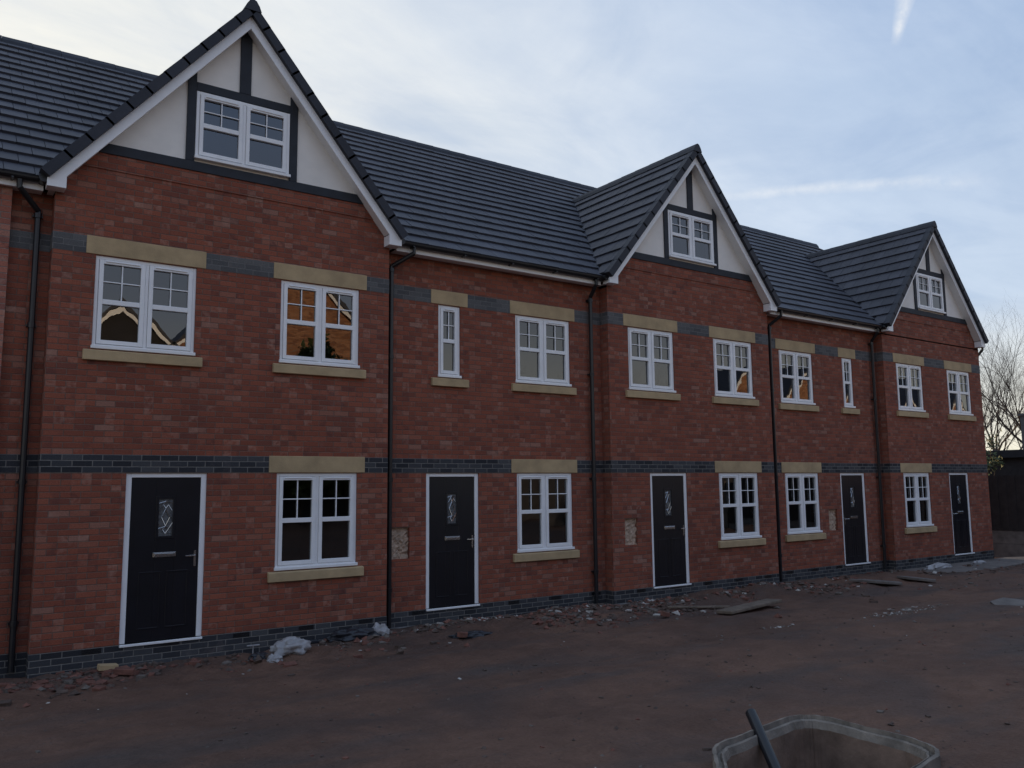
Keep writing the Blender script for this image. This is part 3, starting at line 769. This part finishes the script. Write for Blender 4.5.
def blob(name, mats, loc, size, label, cat, seed, flat=.5, rot=0):
    """a crumpled bag: sphere with folds, its underside resting on the ground"""
    r_ = random.Random(seed); nu, nv = 64, 34; V = []; F = []
    ph = [(r_.uniform(1,3), r_.uniform(0,6.28), r_.uniform(1,4), r_.uniform(0,6.28)) for _ in range(5)]
    for j in range(nv+1):
        for i in range(nu):
            t = 2*math.pi*i/nu; p = math.pi*j/nv
            v = Vector((math.sin(p)*math.cos(t), math.sin(p)*math.sin(t), math.cos(p)))
            k = 1+sum(.07*math.sin(a*3*v.x+b+2*v.z)*math.cos(c*3*v.y+dd) for a,b,c,dd in ph)+.05*abs(math.sin(9*v.x+5*v.y*v.z+ph[0][1]))-.06*abs(math.sin(7*v.y+4*v.x))
            n3 = mnoise.noise(v*2.2+Vector((seed,0,0))); n4 = mnoise.noise(v*5.5+Vector((0,seed,0))); k += .30*n3+.16*(abs(n4)-.25)
            v = v*k; x, y = v.x*size[0], v.y*size[1]; z = max(v.z, -.35)*size[2]
            V.append((loc[0]+x*math.cos(rot)-y*math.sin(rot), loc[1]+x*math.sin(rot)+y*math.cos(rot), loc[2]+z+.3*size[2]))
    for j in range(nv):
        for i in range(nu): F.append((j*nu+i, (j+1)*nu+i, (j+1)*nu+(i+1)%nu, j*nu+(i+1)%nu))
    m = MB(); m.solid(V, F); o = m.build(name, mats, None, loc, smooth=True); tag(o, label, cat); return o
def gl(x, y, dz=0): return (x, y, gzf(x,y)+dz)
blob('plastic_sack', 'white_plastic', gl(4.02,-.66), (.27,.20,.13), 'crumpled white plastic sack lying on the earth below the nearest ground floor window', 'sack', 3, rot=.5)
blob('plastic_wrapping', 'white_plastic', gl(3.72,-.90), (.09,.07,.06), 'small scrap of white plastic wrapping in front of the white sack', 'wrapping', 5)
blob('black_bag', 'dark_plastic', gl(3.60,-.70), (.13,.09,.06), 'small dark plastic bag at the left end of the white sack', 'bag', 6)
blob('rubbish_bag', 'dark_plastic', gl(5.08,-.20), (.33,.14,.11), 'black plastic rubbish bag against the plinth by the nearest downpipe', 'bag', 8, rot=-.05)
blob('pale_bag', 'white_plastic', gl(5.50,-.20), (.15,.10,.11), 'pale bag beside the black rubbish bag by the nearest downpipe', 'bag', 9)
blob('cement_bag', 'white_plastic', (20.35,-.45,-.215), (.55,.12,.09), 'long pale torn bag lying on the dark concrete slab', 'bag', 12)
blob('torn_bag', 'white_plastic', (22.35,-.42,-.215), (.25,.10,.05), 'flat white torn bag on the concrete slab in front of the farthest door', 'bag', 14)
blob('broken_sack', 'dark_plastic', gl(6.55,-1.05), (.30,.10,.06), 'flat black plastic scrap on the rubble before the second door', 'plastic scrap', 15, rot=-.3)
# loose bricks and board
def brickobj(x, y, rz, mat, label, sz=(.1075,.051,.0325), dz=.02, name='loose_brick', cat='brick', tilt=.1):
    m = MB(); m.box(-sz[0],sz[0],-sz[1],sz[1],-sz[2],sz[2]); o = m.build(name, mat, None, (0,0,0), bevel=.005)
    o.location = gl(x,y,sz[2]+dz); o.rotation_euler = (tilt*.6, tilt, rz); tag(o, label, cat); return o
brickobj(1.93,-.22,.1,'stone','single buff brick on the rubble left of the nearest door')
brickobj(2.05,-.55,-.35,'rub_red','orange red brick end lying below the single buff brick', dz=.01)
brickobj(6.35,-1.10,.5,'rub_red','broken red brick beside the black scrap before the second door', sz=(.07,.05,.035))
brickobj(9.7,-1.75,.3,'rub_red','lone dark red brick on the bare earth before the second downpipe', sz=(.07,.05,.035), tilt=.2)
m = MB(); L = 1.75
for k in range(1): m.box(-L/2, L/2, -.14, .14, 0, .05)
o = m.build('scaffold_board', 'wood', None, (0,0,0), bevel=.008); o.location = gl(11.3,-2.12,.055); o.rotation_euler = (-.03,.0,math.radians(12)); tag(o, 'dark scaffold board lying on the earth before the middle gabled house', 'board')
m = MB(); m.box(-.55,.55,-.05,.05,0,.03); o = m.build('timber_batten', 'wood', None, (0,0,0), bevel=.004); o.location = gl(10.9,-1.35,.03); o.rotation_euler = (0,.02,math.radians(-28)); tag(o, 'thin pale timber batten on the rubble just behind the scaffold board', 'batten')
m = MB(); m.tube([(-.09,0,.10),(.09,0,.10)], .010, 6); m.tube([(0,0,.10),(.01,0,-.03)], .009, 6)
o = m.build('pipe_offcut', 'white_plastic', None, (0,0,0)); o.location = gl(3.70,-.10,.02); o.rotation_euler = (.1,.05,.2); tag(o, 'small white tee shaped pipe offcut standing near the nearest door', 'pipe offcut')
m = MB(); m.box(-.24,.24,-.04,.04,0,.045); o = m.build('blue_block', 'steel_blue', None, (0,0,0), bevel=.01); o.location = gl(4.38,-.10,.02); o.rotation_euler = (0,.05,.1); tag(o, 'dark blue grey block against the plinth behind the white sack', 'block')
m = MB(); m.box(-.9,.9,-.06,.06,0,.05)
o = m.build('concrete_edging', 'concrete', None, (0,0,0), bevel=.008); o.location = gl(3.35,-7.30,-.01); o.rotation_euler = (0,0,math.radians(-35)); tag(o, 'concrete edging flush with the earth left of the manhole', 'edging')
for i, (x, y, r, lb) in enumerate(((16.1,-1.48,.42,'flat broken slab of concrete on the rubble before the fourth door'),(17.3,-1.6,.28,'smaller concrete fragment on the earth right of the broken slab'),(14.7,-4.6,.36,'thin broken concrete sheet on the earth at the right edge'))):
    m = MB(); n = 7; m.slab([(r*random.uniform(.7,1.2)*math.cos(6.283*k/n)*1.3, r*random.uniform(.7,1.1)*math.sin(6.283*k/n)*.7) for k in range(n)], 0, .05)
    o = m.build('concrete_piece', 'concrete_dark', None, (0,0,0), bevel=.006); o.location = gl(x,y,.02 if i < 2 else -.025); o.rotation_euler = (.05,-.05,random.uniform(0,3) if i<2 else .1); tag(o, lb, 'concrete piece')

# ------------------------------------------------------------------ fence, garage, trees beyond
fn = thing('fence', 'tall dark close boarded fence on pale concrete gravel boards past the end of the terrace', 'fence', (27,-4,-.4))
FY0, FY1 = -12., 5.
m = MB(); y = FY0; k = 0
while y < FY1-.01:
    w_ = .125; off = .008 if k % 2 else 0
    m.box(27-.012-off, 27+.012-off, y+.003, y+w_+.012, .37, 2.03+U(-.008,.008)); y += w_; k += 1
m.box(27-.04, 27-.025, FY0, FY1, .37, .45)
m.build('fence_board', 'fence_wood', fn)
m = MB()
for z in (.65, 1.25, 1.85): m.box(27.013, 27.06, FY0, FY1, z-.04, z+.04)
m.build('fence_rail', 'fence_wood', fn)
y = FY0
while y < FY1-.1:
    m = MB(); m.box(27-.03, 27+.02, y+.06, y+2.77, -.6, -.03); m.box(27-.03, 27+.02, y+.06, y+2.77, -.026, .365); m.build('gravel_board', 'concrete', fn, bevel=.006)
    m = MB(); m.box(27-.055, 27+.055, y-.05, y+.05, -.6, 2.08); m.build('fence_post', 'concrete_dark', fn, bevel=.008); y += 2.83
gr = thing('garage', 'low dark flat roofed garage behind the fence past the end of the terrace', 'garage', (33,-3,-.4))
m = MB(); m.box(29.5, 36.5, -9, 4.5, -.6, 2.62); m.build('wall', 'garage_brick', gr)
m = MB(); m.box(29.35, 36.65, -9.15, 4.65, 2.62, 2.88); m.build('roof', 'timber', gr, bevel=.01)
m = MB(); m.box(32.2, 32.75, 2.1, 2.6, 2.88, 4.18); m.box(32.15, 32.8, 2.05, 2.65, 4.18, 4.26); m.build('chimney', 'post_grey', gr)

def bare_tree(x, y, z0, H, seed, label, spread=.55, lean=(0,0)):
    r_ = random.Random(seed); t = thing('bare_tree', label, 'tree', (x,y,z0), 'leafless trees past the end of the terrace')
    tr = MB(); cr = MB()
    def grow(p, d, L, r, depth):
        pts = [p]; rad = [r]; n = 4 if depth < 3 else 3; q = Vector(p); dd = Vector(d)
        for i in range(n):
            dd = (dd+Vector((r_.gauss(0,.13), r_.gauss(0,.13), r_.gauss(.02,.09)))).normalized()
            q = q+dd*L/n; pts.append(q.copy()); rad.append(r*(1-.42*(i+1)/n))
        (tr if depth == 0 else cr).tube(pts, rad, 7 if depth < 2 else (4 if depth < 4 else 3), cap=False)
        if depth >= 7 or r < .0022: return
        nb = (4 if depth < 3 else r_.choice((3,3,4)))
        for b in range(nb):
            k = r_.uniform(.45,1) if b else 1; i = min(n, max(1, int(k*n+.5)))
            ax_ = Vector((r_.uniform(-1,1), r_.uniform(-1,1), r_.uniform(-.3,.3))).normalized()
            a = r_.uniform(.3,.95)*spread*1.5 if b else r_.uniform(.1,.4)
            nd = (Matrix.Rotation(a, 3, ax_) @ dd); nd.z += .06; nd.normalize()
            grow(pts[i], nd, L*r_.uniform(.62,.84), rad[i]*r_.uniform(.55,.72) if b else rad[i]*.8, depth+1)
    grow(Vector((x,y,z0)), Vector((lean[0],lean[1],1)).normalized(), H*.25, H*.0085, 0)
    tr.build('trunk', 'bark', t); cr.build('crown', 'bark', t); return t
def leafy(name, x, y, z0, w, H, n, label, cat, seed, mat='leaf', sz=.09):
    r_ = random.Random(seed); t = thing(name, label, cat, (x,y,z0)); m = MB(); st = MB()
    cl = [(x+r_.gauss(0,w*.35), y+r_.gauss(0,w*.35), z0+H*r_.uniform(.25,.95), w*r_.uniform(.15,.3)) for _ in range(16)]
    for c in cl: st.tube([(x+r_.uniform(-.1,.1),y,z0),((x+c[0])/2,(y+c[1])/2,(z0+c[2])/2+.1),c[:3]], [.03,.02,.008], 5)
    for _ in range(n):
        c = r_.choice(cl); p = Vector((r_.gauss(c[0],c[3]), r_.gauss(c[1],c[3]), r_.gauss(c[2],c[3])))
        a = Vector((r_.uniform(-1,1),r_.uniform(-1,1),r_.uniform(-1,1))).normalized(); b = a.orthogonal().normalized(); s = sz*r_.uniform(.5,1.2)
        m.face([p-a*s, p-b*s*.5, p+a*s, p+b*s*.5])
    m.build('foliage', mat, t); st.build('stem', 'bark', t); return t
bare_tree(38.5, 6.1, -.4, 12.5, 21, 'leafless tree with its thin trunk clear above the garage roof', .75)
bare_tree(37.2, 4.0, -.4, 14, 5, 'leafless tree nearest the right edge, branches entering from the right', .62, (0,.08))
bare_tree(43, 9.3, -.4, 13.5, 33, 'leafless tree half hidden behind the end of the terrace', .6)
bare_tree(46, 9.9, -.4, 13, 44, 'smaller leafless tree in the background between the bigger ones', .6)
leafy('shrub', 28.3, 2.35, -.4, .55, 4.0, 1200, 'green leafy shrub at the corner of the terrace behind the fence', 'shrub', 3, sz=.07)

# ------------------------------------------------------------------ the houses opposite (seen mirrored in the upper windows)
for i, (x, w_, ap, Y) in enumerate(((12.5,9.5,12.6,-25),(6.2,5.4,9.3,-25),(46.6,6,10,-26),(53.4,6,10,-26),(59.8,6,10,-26),(66.2,6,10,-26),(74.6,6,10,-26))):
    hs = thing('gabled_house', 'brick house across the site, mirrored in the upper windows', 'house', (x,Y-4,-.2), 'houses across the site')
    ev = ap-w_*.5*1.0
    m = MB(); m.prism([(x-w_/2,-.5),(x+w_/2,-.5),(x+w_/2,ev),(x,ap),(x-w_/2,ev)], Y-8, Y); m.build('wall', 'garage_brick' if x < 10 else 'brick_house', hs)  # leftmost house: shade put into the wall colour for a dark mirrored roofline
    m = MB()
    for s in (-1,1):
        xo = x+s*(w_/2+.3); zo = ev-.3
        m.prism([(x,ap+.02),(xo,zo+.02),(xo,zo+.17),(x,ap+.19)], Y-8.2, Y+.25)
    m.build('roof', 'roof_tile', hs)
    m = MB()
    for s in (-1,1):
        xo = x+s*(w_/2+.28); zo = ev-.28
        m.prism([(x,ap-.02),(xo,zo-.02),(xo,zo-.26),(x,ap-.26)], Y+.18, Y+.22)
    m.build('barge_board', 'upvc', hs)
    for wx in (-w_*.25, w_*.25):
        for wz in (1.0, 3.7):
            m = MB(); m.box(x+wx-.6, x+wx+.6, Y+.001, Y+.05, wz, wz+1.2); f = m.build('window', 'upvc', hs)
            m = MB(); m.box(x+wx-.5, x+wx-.05, Y+.051, Y+.056, wz+.1, wz+1.1); m.box(x+wx+.05, x+wx+.5, Y+.051, Y+.056, wz+.1, wz+1.1); m.build('pane', 'door_black', f)
m = MB(); m.box(-12, 95, -22.6, -22.35, -.6, 3.5); m.box(-12, 95, -22.65, -22.3, 3.5, 3.58); o = m.build('sky_block_wall', 'garage_brick', None, (40,-22.5,-.5)); tag(o, 'long dark wall added across the site to block low sky from the panes', 'wall')  # unseen wall added so the ground-floor panes mirror dark instead of sky
r0 = random.getstate()
for i, (x, y, H, w_) in enumerate(((12.3,-21.5,7.9,.9),(13.6,-21.5,8.3,.9),(15.0,-21.5,7.8,.9))):  # unseen trees added, standing in for the jagged shadow on the mirrored house
    leafy('mirror_shadow_tree', x, y, -.2, w_, H, 9000 if x < 16 else 2600, 'tree added across the site to mirror as a dark shadow edge in a window', 'tree', 60+i, sz=.17 if x < 16 else .3)['group'] = 'trees added for the mirrored shadow edge'
for i, (x, y, H) in enumerate(((24,-28,12),(34,-27,14),(40,-29,14),(82,-30,15))): bare_tree(x, y, -.2, H, 80+i, 'leafless tree across the site, mirrored in the windows', .6)['group'] = 'leafless trees across the site'

# ------------------------------------------------------------------ sky, sun, camera
SUN_EL, SUN_AZ = math.radians(5), math.radians(89.5)      # azimuth from +X towards +Y
sdir = Vector((math.cos(SUN_EL)*math.cos(SUN_AZ), math.cos(SUN_EL)*math.sin(SUN_AZ), math.sin(SUN_EL)))
W = bpy.data.worlds.new('World'); S.world = W; W.use_nodes = True; nt = W.node_tree; nt.nodes.clear()
out = N(nt, 'ShaderNodeOutputWorld'); bg = N(nt, 'ShaderNodeBackground'); nt.links.new(bg.outputs[0], out.inputs[0]); bg.inputs[1].default_value = .1
sky = N(nt, 'ShaderNodeTexSky', sky_type='NISHITA'); sky.sun_disc = False; sky.sun_elevation = SUN_EL; sky.sun_rotation = math.pi/2-SUN_AZ
sky.air_density = 1.2; sky.dust_density = 1.5; sky.ozone_density = 1.5
dirv = N(nt, 'ShaderNodeTexCoord').outputs['Generated']
sp = N(nt, 'ShaderNodeSeparateXYZ'); nt.links.new(dirv, sp.inputs[0]); dz = mth(nt, 'MAXIMUM', sp.outputs[2], 0.)
def vdot(v):
    n = N(nt, 'ShaderNodeVectorMath', operation='DOT_PRODUCT'); nt.links.new(dirv, n.inputs[0]); n.inputs[1].default_value = tuple(v); return n.outputs['Value']
zden = mth(nt, 'ADD', dz, .12)
cb = N(nt, 'ShaderNodeCombineXYZ'); nt.links.new(mth(nt,'DIVIDE',sp.outputs[0],zden), cb.inputs[0]); nt.links.new(mth(nt,'DIVIDE',sp.outputs[1],zden), cb.inputs[1])
mp = N(nt, 'ShaderNodeMapping'); mp.inputs['Rotation'].default_value = (0,0,math.radians(28)); mp.inputs['Scale'].default_value = (.45,1.3,1); nt.links.new(cb.outputs[0], mp.inputs[0])
c1 = noise(nt, mp.outputs[0], 1.1, 9, .6, .5); c2 = noise(nt, cb.outputs[0], .5, 7, .55, .3)
cloud = mapr(nt, mth(nt,'ADD',mth(nt,'MULTIPLY',c1,.55),mth(nt,'MULTIPLY',c2,.45)), .41, .70)
hs_ = Vector((sdir.x, sdir.y, .28)).normalized()
glow = mapr(nt, vdot(hs_), .55, 1.0); glow2 = mth(nt,'POWER',glow,1.3)
low = mapr(nt, dz, .45, .02)
hi = N(nt,'ShaderNodeCombineXYZ')
back = mapr(nt, vdot((math.cos(SUN_AZ), math.sin(SUN_AZ), 0)), .15, -.5)
blue = (4.0, 5.5, 8.2)
base = mix(nt, .25, blue, sky.outputs[0])
base = mix(nt, mth(nt,'MULTIPLY',low,.75), base, (7.0, 7.9, 8.8))
ccol = mix(nt, glow2, (6.9, 7.8, 9.1), (8.8, 8.7, 8.1))
cf = mth(nt, 'MINIMUM', mth(nt,'ADD', mth(nt,'MULTIPLY',cloud,.9), mth(nt,'MULTIPLY',glow2,.7)), 1.)
c = mix(nt, cf, base, ccol)
mot = noise(nt, cb.outputs[0], 2.4, 8, .62, .6)       # grey undersides of the thin cloud
c = mix(nt, 1., c, ramp(nt, mot, [(.32, (.88, .91, .95)), (.52, (1., 1., 1.)), (.7, (1.06, 1.05, 1.03))]), 'MULTIPLY')
c = mix(nt, mth(nt,'MULTIPLY',back,.8), c, mix(nt, mapr(nt, dz, .14, .42), (4.9, 5.0, 5.2), (2.9, 4.0, 6.4)))
# warm band low in the east and around the sun
c = mix(nt, mth(nt,'MULTIPLY',mapr(nt, dz, .19, .02), .9), c, (9.3, 8.6, 6.6))
# vapour trails: thin bands along great circles
def pix(px, py):
    f = 833.443; p_, r_, y_ = .1194, -.0097, math.radians(54.915); a, b = (px-512)/f, (384-py)/f
    u = a*math.cos(r_)-b*math.sin(r_); v = a*math.sin(r_)+b*math.cos(r_); fw = math.cos(p_)-math.sin(p_)*v; z = math.sin(p_)+math.cos(p_)*v
    return Vector((math.cos(y_)*fw+math.sin(y_)*u, math.sin(y_)*fw-math.cos(y_)*u, z)).normalized()
def trail(c, p, q, w0, w1, strength, wob):
    A, B = pix(*p), pix(*q); n = A.cross(B).normalized(); t = (B-A).normalized(); s0, s1 = A.dot(t), B.dot(t)
    wn_ = mth(nt,'MULTIPLY',mth(nt,'SUBTRACT',noise(nt, dirv, 14, 4, .6),.5), wob)
    dist = mth(nt,'ABSOLUTE', mth(nt,'ADD',vdot(n), wn_)); al = mapr(nt, vdot(t), s0, s1)
    width = mth(nt,'ADD', mth(nt,'MULTIPLY',al, w1-w0), w0)
    k = mapr(nt, mth(nt,'DIVIDE',dist,width), 1., .15)
    ends = mth(nt,'MULTIPLY', mapr(nt, vdot(t), s0-.012, s0+.004), mapr(nt, vdot(t), s1+.02, s1-.05))
    front = mapr(nt, vdot(A), .6, .7)
    k = mth(nt,'MULTIPLY', mth(nt,'MULTIPLY', mth(nt,'MULTIPLY',k,ends), strength), front)
    k = mth(nt,'MULTIPLY',k, mapr(nt, noise(nt, dirv, 22, 5, .65), .3, .62))
    return mix(nt, k, c, (9.2, 9.2, 9.1))
c = trail(c, (898,34), (914,-40), .006, .015, .75, .007)
c = trail(c, (690,196), (985,180), .006, .010, .40, .018)
# below the horizon
c = mix(nt, mapr(nt, sp.outputs[2], .0, -.02), c, (.6, .45, .38))
nt.links.new(c, bg.inputs[0])

sun = bpy.data.objects.new('sun', bpy.data.lights.new('sun', 'SUN')); COL.objects.link(sun)
sun.data.energy = 4.6; sun.data.angle = math.radians(.5); sun.data.color = (1., .72, .45)
sun.rotation_euler = (-sdir).to_track_quat('-Z', 'Y').to_euler()

cam = bpy.data.objects.new('camera', bpy.data.cameras.new('camera')); COL.objects.link(cam); S.camera = cam
a, p, r = math.radians(54.91519), .1194, -.0097
fwd = Vector((math.cos(a)*math.cos(p), math.sin(a)*math.cos(p), math.sin(p))); rt = Vector((math.sin(a), -math.cos(a), 0)); up = rt.cross(fwd)
ri = rt*math.cos(r)+up*math.sin(r); ui = -rt*math.sin(r)+up*math.cos(r)
M = Matrix((ri, ui, -fwd)).transposed().to_4x4(); M.translation = Vector((0, -11.4165, 1.9182)); cam.matrix_world = M
cam.data.sensor_width = 36; cam.data.lens = 833.443/1024*36; cam.data.clip_end = 5000; cam.data.clip_start = .05
S.view_settings.view_transform = 'Standard'; S.view_settings.look = 'None'; S.view_settings.exposure = .10; S.view_settings.gamma = 1
S.render.resolution_x = 1024; S.render.resolution_y = 768
